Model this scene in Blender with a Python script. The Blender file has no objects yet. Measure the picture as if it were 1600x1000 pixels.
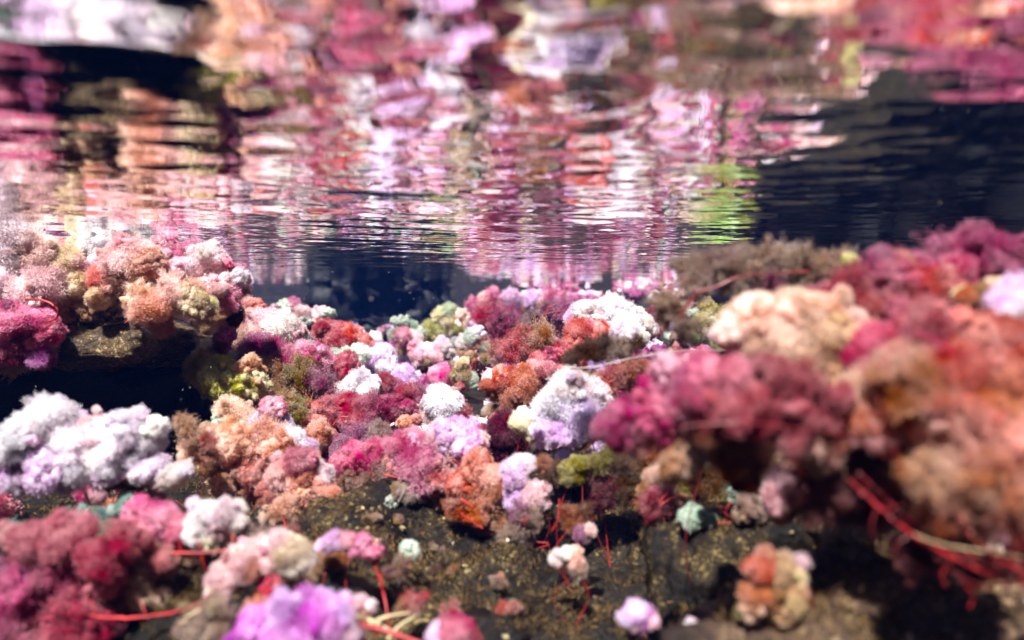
import bpy, bmesh, math, random
import numpy as np
from mathutils import Vector, Matrix, Euler, noise
from mathutils.bvhtree import BVHTree

random.seed(11)
rng = np.random.default_rng(11)
scene = bpy.context.scene
COL = scene.collection

# ------------------------------------------------------------------ camera
FPX = 1100.0                      # focal length in photo pixels (1600 wide)
HORIZON = 470.0                   # photo row of the eye level
WATER_Z = 0.10                    # water surface above the lens (lens at z = 0)
PITCH = math.atan((500 - HORIZON) / FPX)
cam_d = bpy.data.cameras.new("camera")
cam_d.sensor_width = 36.0
cam_d.lens = 36.0 * FPX / 1600.0
cam_d.clip_start = 0.01
cam_d.clip_end = 200.0
cam_d.dof.use_dof = True
cam_d.dof.focus_distance = 1.15
cam_d.dof.aperture_fstop = 3.3
cam = bpy.data.objects.new("camera", cam_d)
cam.location = (0, 0, 0)
cam.rotation_euler = (math.radians(90) - PITCH, 0, 0)
COL.objects.link(cam)
scene.camera = cam

# ------------------------------------------------------------------ light
SUN_EL, SUN_AZ = math.radians(58), math.radians(196)   # azimuth: compass, 0 = +Y
world = bpy.data.worlds.new("World")
scene.world = world
world.use_nodes = True
wn = world.node_tree
bg = wn.nodes["Background"]
sky = wn.nodes.new("ShaderNodeTexSky")
sky.sky_type = 'NISHITA'
sky.sun_disc = False
sky.sun_elevation = SUN_EL
sky.sun_rotation = SUN_AZ
wn.links.new(sky.outputs[0], bg.inputs[0])
bg.inputs[1].default_value = 0.05
sun_d = bpy.data.lights.new("sun", 'SUN')
sun_d.energy = 5.0
sun_d.angle = math.radians(0.5)
sun_d.color = (1.0, 0.96, 0.92)
sun = bpy.data.objects.new("sun", sun_d)
sdir = Vector((math.sin(SUN_AZ) * math.cos(SUN_EL), math.cos(SUN_AZ) * math.cos(SUN_EL), math.sin(SUN_EL)))
sun.rotation_euler = sdir.to_track_quat('Z', 'Y').to_euler()
sun.location = sdir * 20
COL.objects.link(sun)

scene.view_settings.view_transform = 'Standard'
scene.view_settings.look = 'None'
scene.view_settings.exposure = 1.65
scene.view_settings.gamma = 1.0
scene.view_settings.use_curve_mapping = False
scene.render.engine = 'CYCLES'
scene.cycles.max_bounces = 10
scene.cycles.diffuse_bounces = 6
scene.cycles.glossy_bounces = 4
scene.cycles.transparent_max_bounces = 16
scene.cycles.caustics_reflective = False
scene.cycles.use_denoising = True

# ------------------------------------------------------------------ helpers
CP, SP = math.cos(PITCH), math.sin(PITCH)
def at(u, v, d):
    """photo pixel + distance along world Y -> world point"""
    a, b = (u - 800) / FPX, (500 - v) / FPX
    dx, dy, dz = a, CP + b * SP, -SP + b * CP
    k = d / dy
    return Vector((dx * k, d, dz * k))

def tag(o, label=None, cat=None, group=None, kind=None):
    if label: o['label'] = label
    if cat: o['category'] = cat
    if group: o['group'] = group
    if kind: o['kind'] = kind
    return o

def mesh_obj(name, verts, faces, mat=None, parent=None, smooth=True):
    me = bpy.data.meshes.new(name)
    me.from_pydata([tuple(v) for v in verts], [], [tuple(f) for f in faces])
    if smooth:
        me.polygons.foreach_set("use_smooth", [True] * len(me.polygons))
    if mat: me.materials.append(mat)
    me.update()
    o = bpy.data.objects.new(name, me)
    COL.objects.link(o)
    if parent: o.parent = parent
    return o

def new_mat(name):
    m = bpy.data.materials.new(name)
    m.use_nodes = True
    nt = m.node_tree
    nt.nodes.clear()
    out = nt.nodes.new("ShaderNodeOutputMaterial")
    return m, nt, out

def N(nt, t, **kw):
    n = nt.nodes.new(t)
    for k, v in kw.items():
        if hasattr(n, k): setattr(n, k, v)
        else: n.inputs[k].default_value = v
    return n

# ------------------------------------------------------------------ materials
def tuft_material(name, use_attr=False):
    m, nt, out = new_mat(name)
    L = nt.links.new
    if use_attr:
        src = N(nt, "ShaderNodeVertexColor", layer_name="tint").outputs[0]
        coord = N(nt, "ShaderNodeTexCoord").outputs["Object"]
        sc = 1 / 0.035
    else:
        oi = N(nt, "ShaderNodeObjectInfo")
        src = oi.outputs["Color"]
        coord = N(nt, "ShaderNodeTexCoord").outputs["Object"]
        sc = 1.0
    n1 = N(nt, "ShaderNodeTexNoise", noise_dimensions='4D'); n1.inputs["Scale"].default_value = 1.3 * sc; n1.inputs["Detail"].default_value = 3
    n2 = N(nt, "ShaderNodeTexNoise"); n2.inputs["Scale"].default_value = 7.0 * sc; n2.inputs["Detail"].default_value = 4
    L(coord, n1.inputs["Vector"]); L(coord, n2.inputs["Vector"])
    if not use_attr:
        mul = N(nt, "ShaderNodeMath", operation='MULTIPLY'); mul.inputs[1].default_value = 37.0
        L(oi.outputs["Random"], mul.inputs[0]); L(mul.outputs[0], n1.inputs["W"])
    # patches that are paler and patches that are more saturated
    geo = N(nt, "ShaderNodeNewGeometry")
    n3 = N(nt, "ShaderNodeTexNoise"); n3.inputs["Scale"].default_value = 34; n3.inputs["Detail"].default_value = 3
    L(geo.outputs["Position"], n3.inputs["Vector"])
    hs1 = N(nt, "ShaderNodeHueSaturation"); hs1.inputs["Saturation"].default_value = 0.60; hs1.inputs["Value"].default_value = 1.25
    hs2 = N(nt, "ShaderNodeHueSaturation"); hs2.inputs["Saturation"].default_value = 1.35; hs2.inputs["Value"].default_value = 0.80
    L(src, hs1.inputs["Color"]); L(src, hs2.inputs["Color"])
    r1 = N(nt, "ShaderNodeValToRGB"); r1.color_ramp.elements[0].position = .38; r1.color_ramp.elements[1].position = .62
    av = N(nt, "ShaderNodeMath", operation='MULTIPLY_ADD'); av.inputs[1].default_value = .35
    sc3 = N(nt, "ShaderNodeMath", operation='MULTIPLY'); sc3.inputs[1].default_value = .65
    L(n3.outputs[0], sc3.inputs[0]); L(n1.outputs[0], av.inputs[0]); L(sc3.outputs[0], av.inputs[2])
    L(av.outputs[0], r1.inputs[0])
    mx = N(nt, "ShaderNodeMix", data_type='RGBA')
    L(r1.outputs[0], mx.inputs[0]); L(hs2.outputs[0], mx.inputs[6]); L(hs1.outputs[0], mx.inputs[7])
    r2 = N(nt, "ShaderNodeValToRGB"); r2.color_ramp.elements[0].position = .3; r2.color_ramp.elements[1].position = .7
    r2.color_ramp.elements[0].color = (.80, .78, .78, 1); r2.color_ramp.elements[1].color = (1.08, 1.08, 1.08, 1)
    L(n2.outputs[0], r2.inputs[0])
    mm = N(nt, "ShaderNodeMix", data_type='RGBA', blend_type='MULTIPLY'); mm.inputs[0].default_value = 1.0
    L(mx.outputs[2], mm.inputs[6]); L(r2.outputs[0], mm.inputs[7])
    df = N(nt, "ShaderNodeBsdfDiffuse"); tr = N(nt, "ShaderNodeBsdfTranslucent")
    L(mm.outputs[2], df.inputs[0]); L(mm.outputs[2], tr.inputs[0])
    ms = N(nt, "ShaderNodeMixShader"); ms.inputs[0].default_value = 0.48
    L(df.outputs[0], ms.inputs[1]); L(tr.outputs[0], ms.inputs[2]); L(ms.outputs[0], out.inputs[0])
    return m

def stem_material(name, col, rough=.35):
    m, nt, out = new_mat(name)
    b = N(nt, "ShaderNodeBsdfPrincipled")
    n = N(nt, "ShaderNodeTexNoise"); n.inputs["Scale"].default_value = 60; n.inputs["Detail"].default_value = 3
    tc = N(nt, "ShaderNodeTexCoord"); nt.links.new(tc.outputs["Object"], n.inputs["Vector"])
    r = N(nt, "ShaderNodeValToRGB")
    r.color_ramp.elements[0].position = .35; r.color_ramp.elements[1].position = .7
    r.color_ramp.elements[0].color = (*[c * .55 for c in col], 1); r.color_ramp.elements[1].color = (*[min(1, c * 1.3) for c in col], 1)
    nt.links.new(n.outputs[0], r.inputs[0]); nt.links.new(r.outputs[0], b.inputs["Base Color"])
    b.inputs["Roughness"].default_value = rough
    nt.links.new(b.outputs[0], out.inputs[0])
    return m

def rock_material(name, dark, mid, light, grit=.86, scale=1.0, grain=300, patch=.5):
    """dark stone with paler patches that paint in sunlit areas; scattered pale grains sit mostly in the patches"""
    m, nt, out = new_mat(name)
    L = nt.links.new
    tc = N(nt, "ShaderNodeTexCoord").outputs["Object"]
    def tex(t, sc, det=5, ro=.6):
        n = N(nt, t); n.inputs["Scale"].default_value = sc
        if t == "ShaderNodeTexNoise":
            n.inputs["Detail"].default_value = det; n.inputs["Roughness"].default_value = ro
        L(tc, n.inputs["Vector"]); return n
    def ramp(fac, *stops):
        r = N(nt, "ShaderNodeValToRGB"); e = r.color_ramp.elements
        while len(e) < len(stops): e.new(.5)
        for q, (p, c) in zip(e, stops):
            q.position = p; q.color = (*c, 1) if len(c) == 3 else c
        L(fac, r.inputs[0]); return r.outputs[0]
    big = tex("ShaderNodeTexNoise", 13 * scale, 9, .78)
    fine = tex("ShaderNodeTexNoise", 170 * scale, 6, .75)
    vor = tex("ShaderNodeTexVoronoi", grain * scale); vor2 = tex("ShaderNodeTexVoronoi", grain * 2.3 * scale)
    base = ramp(big.outputs[0], (patch - .10, dark), (patch + .04, tuple((a_ + b_) / 2 for a_, b_ in zip(dark, mid))), (patch + .16, mid))  # yellowish lit patches are put into the stone colour here
    msk = ramp(big.outputs[0], (patch - .06, (0, 0, 0)), (patch + .12, (1, 1, 1)))
    sep = N(nt, "ShaderNodeSeparateColor"); L(vor.outputs["Color"], sep.inputs[0])
    sep2 = N(nt, "ShaderNodeSeparateColor"); L(vor2.outputs["Color"], sep2.inputs[0])
    g1 = ramp(sep.outputs[0], (grit, (0, 0, 0)), (grit + .1, (1, 1, 1)))
    g2 = ramp(sep2.outputs[1], (grit - .12, (0, 0, 0)), (grit + .1, (.7, .7, .7)))
    mx1 = N(nt, "ShaderNodeMix", data_type='RGBA', blend_type='LIGHTEN'); mx1.inputs[0].default_value = 1
    L(g1, mx1.inputs[6]); L(g2, mx1.inputs[7])
    gm = N(nt, "ShaderNodeMix", data_type='RGBA', blend_type='MULTIPLY'); gm.inputs[0].default_value = 1
    L(mx1.outputs[2], gm.inputs[6]); L(msk, gm.inputs[7])
    mx = N(nt, "ShaderNodeMix", data_type='RGBA'); mx.inputs[7].default_value = (*light, 1)
    L(gm.outputs[2], mx.inputs[0]); L(base, mx.inputs[6])
    fr = ramp(fine.outputs[0], (.34, (.12, .12, .13)), (.66, (1.9, 1.8, 1.5)))
    mm = N(nt, "ShaderNodeMix", data_type='RGBA', blend_type='MULTIPLY'); mm.inputs[0].default_value = 1
    L(mx.outputs[2], mm.inputs[6]); L(fr, mm.inputs[7])
    b = N(nt, "ShaderNodeBsdfPrincipled"); b.inputs["Roughness"].default_value = .38; b.inputs["Specular IOR Level"].default_value = .2
    L(mm.outputs[2], b.inputs["Base Color"])
    bp = N(nt, "ShaderNodeBump"); bp.inputs["Strength"].default_value = 1.0; bp.inputs["Distance"].default_value = .003
    ad = N(nt, "ShaderNodeMath", operation='ADD'); L(fine.outputs[0], ad.inputs[0]); L(gm.outputs[2], ad.inputs[1])
    L(ad.outputs[0], bp.inputs["Height"]); L(bp.outputs[0], b.inputs["Normal"])
    L(b.outputs[0], out.inputs[0])
    return m

M_TUFT = tuft_material("fluffy_leaf")
M_CARPET = tuft_material("carpet_leaf", True)
M_RED = stem_material("red_stem", (.32, .011, .015), .5)
M_DKRED = stem_material("dark_red_stem", (.14, .01, .012))
M_STRAW = stem_material("straw", (.50, .40, .22), .6)
M_GREY = stem_material("grey_twig", (.25, .20, .18), .6)
M_BED = rock_material("riverbed_stone", (.008, .008, .008), (.012, .009, .006), (.16, .12, .06), .88, patch=.52)
M_ROCK = rock_material("gritty_rock", (.004, .003, .0025), (.052, .033, .013), (.66, .52, .25), .86, patch=.56)
M_SLAB = rock_material("brown_rock", (.010, .007, .005), (.115, .074, .040), (.45, .36, .22), .88, patch=.50, grain=220)
M_PURPLE = rock_material("dark_purple_rock", (.016, .011, .011), (.17, .105, .075), (.50, .38, .25), .88, patch=.50)
M_DARK = rock_material("shade_dark_rock", (.003, .004, .007), (.007, .009, .013), (.015, .02, .03), .95)  # near-black navy colour stands in for the deep shade on these rocks

# ------------------------------------------------------------------ riverbed
def sstep(a, b, x):
    t = np.clip((x - a) / (b - a), 0, 1)
    return t * t * (3 - 2 * t)

def bed_base(x, y):
    z = np.interp(y, [-2, 0, .5, .75, 1.2, 2, 3, 4, 5.2, 6.5, 8, 12, 16], [-.33, -.32, -.292, -.284, -.262, -.215, -.18, -.165, -.10, .06, .35, .9, 1.1])
    z = z + sstep(-.35, .45, x) * np.interp(y, [1.5, 2.5, 3.4, 4.0, 5.0], [0, .05, .15, .19, .17])
    z = z + sstep(2.6, 6, np.abs(x)) * .9 
    z = z + sstep(1.5, 7, -y) * 1.1
    z = np.minimum(z, 1.15)
    return z

def spaced(lo, hi, n, p):
    t = np.linspace(-1, 1, n)
    s = np.sign(t) * np.abs(t) ** p
    return np.where(s < 0, -s * lo, s * hi)

def build_riverbed():
    xs = spaced(-16, 16, 321, 2.4)
    ys = np.concatenate([-(np.linspace(1, 0, 60) ** 2.6) * 15 + .1, .1 + (np.linspace(0, 1, 380)[1:] ** 1.9) * 16])
    X, Y = np.meshgrid(xs, ys)
    Z = bed_base(X, Y)
    V = []
    for i in range(X.shape[0]):
        for j in range(X.shape[1]):
            x, y, z = X[i, j], Y[i, j], Z[i, j]
            near = max(0.0, 1 - math.hypot(x, y - 1) / 9)
            h = noise.fractal((x * 2.2, y * 2.2, 1.7), 1.0, 2.0, 4) * .035 * (1 + 2 * (1 - near))
            if near > 0:
                h += (noise.noise((x * 14, y * 14, 5.0)) * .012 + noise.noise((x * 45, y * 45, 9.0)) * .004) * near
            V.append((x, y, z + h))
    nx = len(xs)
    F = [(i * nx + j, i * nx + j + 1, (i + 1) * nx + j + 1, (i + 1) * nx + j) for i in range(len(ys) - 1) for j in range(nx - 1)]
    o = mesh_obj("riverbed", V, F, M_BED)
    tag(o, kind='structure')
    return o, V, F

bed, bedV, bedF = build_riverbed()
GROUND = [BVHTree.FromPolygons(bedV, bedF)]

# ------------------------------------------------------------------ rocks
def ico(sub):
    bm = bmesh.new()
    bmesh.ops.create_icosphere(bm, subdivisions=sub, radius=1)
    V = np.array([v.co[:] for v in bm.verts]); F = np.array([[v.index for v in f.verts] for f in bm.faces])
    bm.free()
    return V, F

ICO6 = ico(6); ICO5 = ico(5); ICO2 = ico(2); ICO3 = ico(3); ICO1 = ico(1)

def boulder(label, loc, half, mat, rot=0.0, box=.6, rough=1.0, seed=0, overhang=0.0, tilt=(0, 0), hi=True, ground=True, name="boulder", cat="boulder"):
    V0, F0 = ICO6 if hi else ICO5
    P = np.sign(V0) * np.abs(V0) ** box                      # squarer shoulders
    P = P / np.maximum(1e-6, np.abs(P).max(axis=1) * .35 + .65)[:, None]
    out = []
    s = min(half)
    for p, d in zip(P, V0):
        q = Vector((p[0] * half[0], p[1] * half[1], p[2] * half[2]))
        w = q + Vector((seed * 3.1, seed * 1.7, seed * 5.3))
        n = noise.fractal(w * 5, 1.0, 2.0, 4) * .055 + noise.noise(w * 16) * .012
        n -= abs(noise.noise(w * 9 + Vector((7, 3, 1)))) * .035
        n += (noise.hetero_terrain(w * 24, .7, 2.1, 4, .6) - .75) * .007
        if hi:
            dv = noise.voronoi(w * 11 + Vector((noise.noise(w * 20), noise.noise(w * 20 + Vector((5, 5, 5))), 0)) * .4)[0]
            n -= max(0.0, .16 - (dv[1] - dv[0])) * .075
            n -= max(0.0, noise.noise(w * 34) - .25) * .012
        n += noise.noise(w * 55) * .0045 + (.004 if hi else 0) * noise.noise(w * 120)
        q += Vector(d) * n * rough
        if overhang:
            k = max(-1, min(1, q.z / half[2]))
            q.x *= 1 + overhang * k * .5; q.y *= 1 + overhang * k
        out.append(q)
    R = Euler((tilt[0], tilt[1], rot)).to_matrix()
    out = [R @ q for q in out]
    o = mesh_obj(name, out, F0, mat)
    o.location = loc
    tag(o, label, cat)
    if ground:
        GROUND.append(BVHTree.FromPolygons([q + Vector(loc) for q in out], [tuple(int(i) for i in f) for f in F0]))
    return o

# overhanging slab at left, and the dark rock that carries it from behind
boulder("brown overhanging rock slab at left with puffy pink plants growing on top", (-.985, 1.28, -.066), (.48, .36, .044), M_SLAB, rot=.10, box=.7, seed=1, tilt=(-.03, .02), rough=.62)
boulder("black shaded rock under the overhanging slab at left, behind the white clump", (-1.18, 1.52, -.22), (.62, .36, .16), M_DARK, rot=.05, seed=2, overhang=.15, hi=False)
# foreground rocks
boulder("gritty yellow-brown rock across the middle foreground beside the black crevice", (-.13, .79, -.343), (.44, .265, .105), M_ROCK, rot=math.radians(54), box=.7, seed=3, tilt=(.0, .0))
boulder("dark purple-brown flat rock at lower right under the red stems", (.40, .47, -.30), (.34, .155, .105), M_PURPLE, rot=math.radians(24), box=.72, seed=4, tilt=(0, 0))
boulder("dark low rock behind the crevice with small green puffs on it", (.34, 1.0, -.325), (.32, .24, .105), M_ROCK, rot=.3, seed=5, hi=False)
boulder("dark stone under the mint green balls at the right edge of the crevice", (.27, .69, -.275), (.13, .07, .065), M_ROCK, rot=.25, seed=12, hi=False)
# dark rocks behind
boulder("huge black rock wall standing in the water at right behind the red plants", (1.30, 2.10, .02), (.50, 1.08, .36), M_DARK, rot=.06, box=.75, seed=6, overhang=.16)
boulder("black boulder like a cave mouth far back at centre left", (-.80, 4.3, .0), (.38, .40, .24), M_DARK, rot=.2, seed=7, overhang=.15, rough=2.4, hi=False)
boulder("dark bank boulder hidden under the plants of the right foreground", (.50, .66, -.27), (.24, .16, .13), M_PURPLE, rot=.5, seed=9, hi=False)

def ground_z(x, y, ztop):
    best = None
    for t in GROUND:
        h = t.ray_cast(Vector((x, y, ztop)), Vector((0, 0, -1)))
        if h[0] is not None and (best is None or h[0].z > best): best = h[0].z
    return best if best is not None else float(bed_base(np.array(x), np.array(y)))

# ------------------------------------------------------------------ water surface
def build_water():
    xs = spaced(-14, 14, 441, 2.6)
    ys = np.concatenate([-(np.linspace(1, 0, 50) ** 2) * 8, (np.linspace(0, 1, 640)[1:] ** 2.0) * 14])
    X, Y = np.meshgrid(xs, ys)
    Z = np.zeros_like(X)
    dist = np.hypot(X, Y)
    r = np.random.default_rng(5)
    for k in range(130):
        lam = 10 ** r.uniform(math.log10(.017), math.log10(.34))
        ang = r.normal(math.pi / 2, .72)
        kx, ky = math.cos(ang) * 2 * math.pi / lam, math.sin(ang) * 2 * math.pi / lam
        slope = .0076 * (lam / .05) ** -.42
        amp = slope * lam / (2 * math.pi)
        fade = np.clip(1.4 - dist * .012 / lam, .0, 1)       # short ripples the mesh cannot carry are left out far off
        ph = r.uniform(0, 6.28)
        mod = .5 + .5 * np.sin(X * r.uniform(-5, 5) + Y * r.uniform(-5, 5) + r.uniform(0, 6.28))
        Z += amp * fade * (.35 + mod) * np.sin(kx * X + ky * Y + ph)
    V = np.stack([X.ravel(), Y.ravel(), (Z + WATER_Z).ravel()], 1)
    nx = len(xs)
    I = np.arange(len(ys) - 1)[:, None] * nx + np.arange(nx - 1)[None, :]
    F = np.stack([I, I + 1, I + nx + 1, I + nx], -1).reshape(-1, 4)
    m, nt, out = new_mat("water_surface")
    L = nt.links.new
    tc = N(nt, "ShaderNodeTexCoord")
    mp = N(nt, "ShaderNodeMapping"); mp.inputs["Scale"].default_value = (.55, 1, 1)
    L(tc.outputs["Object"], mp.inputs[0])
    n = N(nt, "ShaderNodeTexNoise"); n.inputs["Scale"].default_value = 42; n.inputs["Detail"].default_value = 2; n.inputs["Roughness"].default_value = .45
    L(mp.outputs[0], n.inputs["Vector"])
    bp = N(nt, "ShaderNodeBump"); bp.inputs["Strength"].default_value = 1.0; bp.inputs["Distance"].default_value = .0008
    L(n.outputs[0], bp.inputs["Height"])
    fr = N(nt, "ShaderNodeFresnel"); fr.inputs["IOR"].default_value = 1.333
    gl = N(nt, "ShaderNodeBsdfGlossy"); gl.inputs["Roughness"].default_value = 0.0; gl.inputs["Color"].default_value = (1, 1, 1, 1)
    tr = N(nt, "ShaderNodeBsdfTransparent")
    L(bp.outputs[0], fr.inputs["Normal"]); L(bp.outputs[0], gl.inputs["Normal"])
    ms = N(nt, "ShaderNodeMixShader")
    L(fr.outputs[0], ms.inputs[0]); L(tr.outputs[0], ms.inputs[1]); L(gl.outputs[0], ms.inputs[2]); L(ms.outputs[0], out.inputs[0])
    o = mesh_obj("water", V, F, m)
    tag(o, kind='structure')
build_water()

# ------------------------------------------------------------------ tuft meshes
def nearest(P, C, chunk=2000):
    out = np.empty(len(P))
    for i in range(0, len(P), chunk):
        d = P[i:i + chunk] @ C.T
        out[i:i + chunk] = np.arccos(np.clip(d.max(axis=1), -1, 1))
    return out

def rand_dirs(n, r):
    v = r.normal(size=(n, 3))
    return v / np.linalg.norm(v, axis=1)[:, None]

def needles(P, D, length, width, r, jit=.6):
    """thin three-cornered leaf bits at P pointing along D"""
    n = len(P)
    D = D + r.normal(size=(n, 3)) * jit; D /= np.linalg.norm(D, axis=1)[:, None]
    S = np.cross(D, rand_dirs(n, r)); S /= np.linalg.norm(S, axis=1)[:, None] + 1e-9
    ln = (length * r.uniform(.5, 1.4, n))[:, None]; w = (width * r.uniform(.6, 1.4, n))[:, None]
    V = np.stack([P - S * w, P + S * w, P + D * ln + S * w * .5, P + D * ln - S * w * .5], 1).reshape(-1, 3)
    i = np.arange(n)[:, None] * 4
    return V, np.concatenate([i, i + 1, i + 2, i + 3], 1)

def puff_shape(V, r, nl=8, cells=150, grains=1300, a1=.05, a2=.025):
    n2 = nl * 3
    C = np.concatenate([rand_dirs(nl, r) * r.uniform(.25, .5, nl)[:, None], rand_dirs(n2, r) * r.uniform(.62, .86, n2)[:, None]])
    rad = np.concatenate([r.uniform(.42, .58, nl), r.uniform(.13, .27, n2)])
    b = V @ C.T
    disc = b * b - (np.sum(C * C, 1) - rad ** 2)[None, :]
    t = np.where(disc > 0, b + np.sqrt(np.maximum(disc, 0)), .42)
    R = np.maximum(t.max(axis=1), .5)
    d1 = nearest(V, rand_dirs(cells, r)); s1 = math.sqrt(4 / cells)
    R += a1 * (1 - np.clip(d1 / s1, 0, 1.3) ** 2)
    if grains:
        d2 = nearest(V, rand_dirs(grains, r)); s2 = math.sqrt(4 / grains)
        R += a2 * (1 - np.clip(d2 / s2, 0, 1.3) ** 2)
    return V * R[:, None]

def puff_mesh(seed, fuzz=8500):
    r = np.random.default_rng(seed)
    V0, F0 = ICO5
    V = puff_shape(V0, r)
    idx = r.integers(0, len(V), fuzz)
    D = V0[idx]
    NV, NF = needles(V[idx] * r.uniform(.96, 1.02, fuzz)[:, None], D, .11, .010, r, .9)
    me = bpy.data.meshes.new("tuft")
    nv = len(V)
    me.from_pydata(np.concatenate([V, NV]).tolist(), [], F0.tolist() + (NF + nv).tolist())
    me.polygons.foreach_set("use_smooth", [True] * len(me.polygons))
    me.materials.append(M_TUFT)
    me.update()
    return me

def wisp_mesh(seed, nb=90, per=95):
    """loose feathery tuft: branchlets with leaf bits, gaps between them"""
    r = np.random.default_rng(seed)
    D = rand_dirs(nb, r)
    P, Q = [], []
    for d in D:
        n = per
        t = r.uniform(.25, 1, n) ** .7 * r.uniform(.75, 1.0)
        bend = r.normal(size=3) * .18
        c = d[None, :] * t[:, None] + bend[None, :] * (t ** 2)[:, None] + r.normal(size=(n, 3)) * (.035 + .07 * t)[:, None]
        P.append(c); Q.append(np.repeat(d[None, :], n, 0))
    V, F = needles(np.concatenate(P), np.concatenate(Q), .085, .013, r, .8)
    me = bpy.data.meshes.new("tuft")
    me.from_pydata(V.tolist(), [], F.tolist())
    me.materials.append(M_TUFT)
    me.update()
    return me

def fluff_mesh(seed, n=15000):
    """soft feathery tuft: a small core under a deep pile of leaf bits"""
    r = np.random.default_rng(seed)
    V0, F0 = ICO5
    V = puff_shape(V0, r, nl=9, cells=90, a1=.07, a2=.03)
    core = V0 * (np.linalg.norm(V, axis=1) * .80)[:, None]
    idx = r.integers(0, len(V), n)
    D = V0[idx]
    NV, NF = needles(V[idx] * (.74 + .34 * r.random(n) ** 1.3)[:, None], D, .12, .0095, r, 1.0)
    me = bpy.data.meshes.new("tuft")
    nv = len(V)
    me.from_pydata(np.concatenate([core, NV]).tolist(), [], F0.tolist() + (NF + nv).tolist())
    me.polygons.foreach_set("use_smooth", [True] * len(F0) + [False] * len(NF))
    me.materials.append(M_TUFT)
    me.update()
    return me

PUFFS = [puff_mesh(100 + i) for i in range(10)]
WISPS = [wisp_mesh(200 + i) for i in range(6)]
FLUFFS = [fluff_mesh(400 + i) for i in range(8)]

PAL = dict(W=(.87, .81, .84), L=(.78, .60, .86), P=(.87, .60, .63), p=(.70, .20, .36), H=(.62, .055, .20), M=(.40, .018, .15),
           V=(.62, .17, .60), R=(.54, .065, .11), C=(.34, .008, .03), S=(.66, .18, .13), E=(.76, .39, .27), T=(.46, .28, .15),
           B=(.76, .54, .40), N=(.10, .045, .022), U=(.36, .25, .19), A=(.40, .12, .04), O=(.32, .27, .06), Y=(.50, .50, .12),
           G=(.52, .63, .53), K=(.78, .66, .44), D=(.16, .006, .01), Q=(.38, .11, .25), X=(.15, .008, .05), t=(.13, .28, .26),
           g=(.42, .58, .22), o=(.60, .17, .045), I=(.48, .19, .165))

def tint(c, r, j=.10, mean=None):
    k = r.uniform(1 - j, 1 + j)
    base = PAL[c] if mean is None else [.72 * v + .28 * m for v, m in zip(PAL[c], mean)]
    return tuple(max(.004, min(.9, v * k * r.uniform(1 - j * .6, 1 + j * .6))) for v in base) + (1.0,)

def tube(points, r0, r1, sides=6):
    n = len(points)
    V, F = [], []
    for i, p in enumerate(points):
        t = (points[min(n - 1, i + 1)] - points[max(0, i - 1)]).normalized()
        a = t.orthogonal().normalized(); b = t.cross(a)
        rr = r0 + (r1 - r0) * i / (n - 1)
        for k in range(sides):
            q = 2 * math.pi * k / sides
            V.append(p + (a * math.cos(q) + b * math.sin(q)) * rr)
    for i in range(n - 1):
        for k in range(sides):
            F.append((i * sides + k, i * sides + (k + 1) % sides, (i + 1) * sides + (k + 1) % sides, (i + 1) * sides + k))
    F.append(tuple(range(sides))[::-1]); F.append(tuple(range((n - 1) * sides, n * sides)))
    return V, F

def curve(pts, steps=7, wob=0.0, r=random):
    """Catmull-Rom through the points"""
    P = [pts[0]] + list(pts) + [pts[-1]]
    out = []
    for i in range(1, len(P) - 2):
        for s in range(steps):
            t = s / steps
            a, b, c, d = P[i - 1], P[i], P[i + 1], P[i + 2]
            q = .5 * ((2 * b) + (c - a) * t + (2 * a - 5 * b + 4 * c - d) * t * t + (3 * b - a - 3 * c + d) * t ** 3)
            if wob: q = q + Vector((r.uniform(-wob, wob), r.uniform(-wob, wob), r.uniform(-wob, wob)))
            out.append(q)
    out.append(pts[-1])
    return out

def tuft(root, p, rad, colour, r, wispy, squash=None):
    o = bpy.data.objects.new("tuft", r.choice(WISPS if wispy else (FLUFFS if r.random() < .68 else PUFFS)))
    o.parent = root
    o.location = p - root.location
    o.rotation_euler = (r.uniform(0, 6.28), r.uniform(0, 6.28), r.uniform(0, 6.28))
    k = rad * (1.15 if wispy else 1.06)
    o.scale = (k * r.uniform(.74, 1.26), k * r.uniform(.74, 1.26), k * r.uniform(.72, 1.14))
    o.color = colour
    COL.objects.link(o)
    return o

def root_at(p, label, group=None):
    o = bpy.data.objects.new("river_plant", None)
    o.empty_display_size = .01
    o.location = p
    tag(o, label, "aquatic plant", group)
    COL.objects.link(o)
    return o

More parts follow.
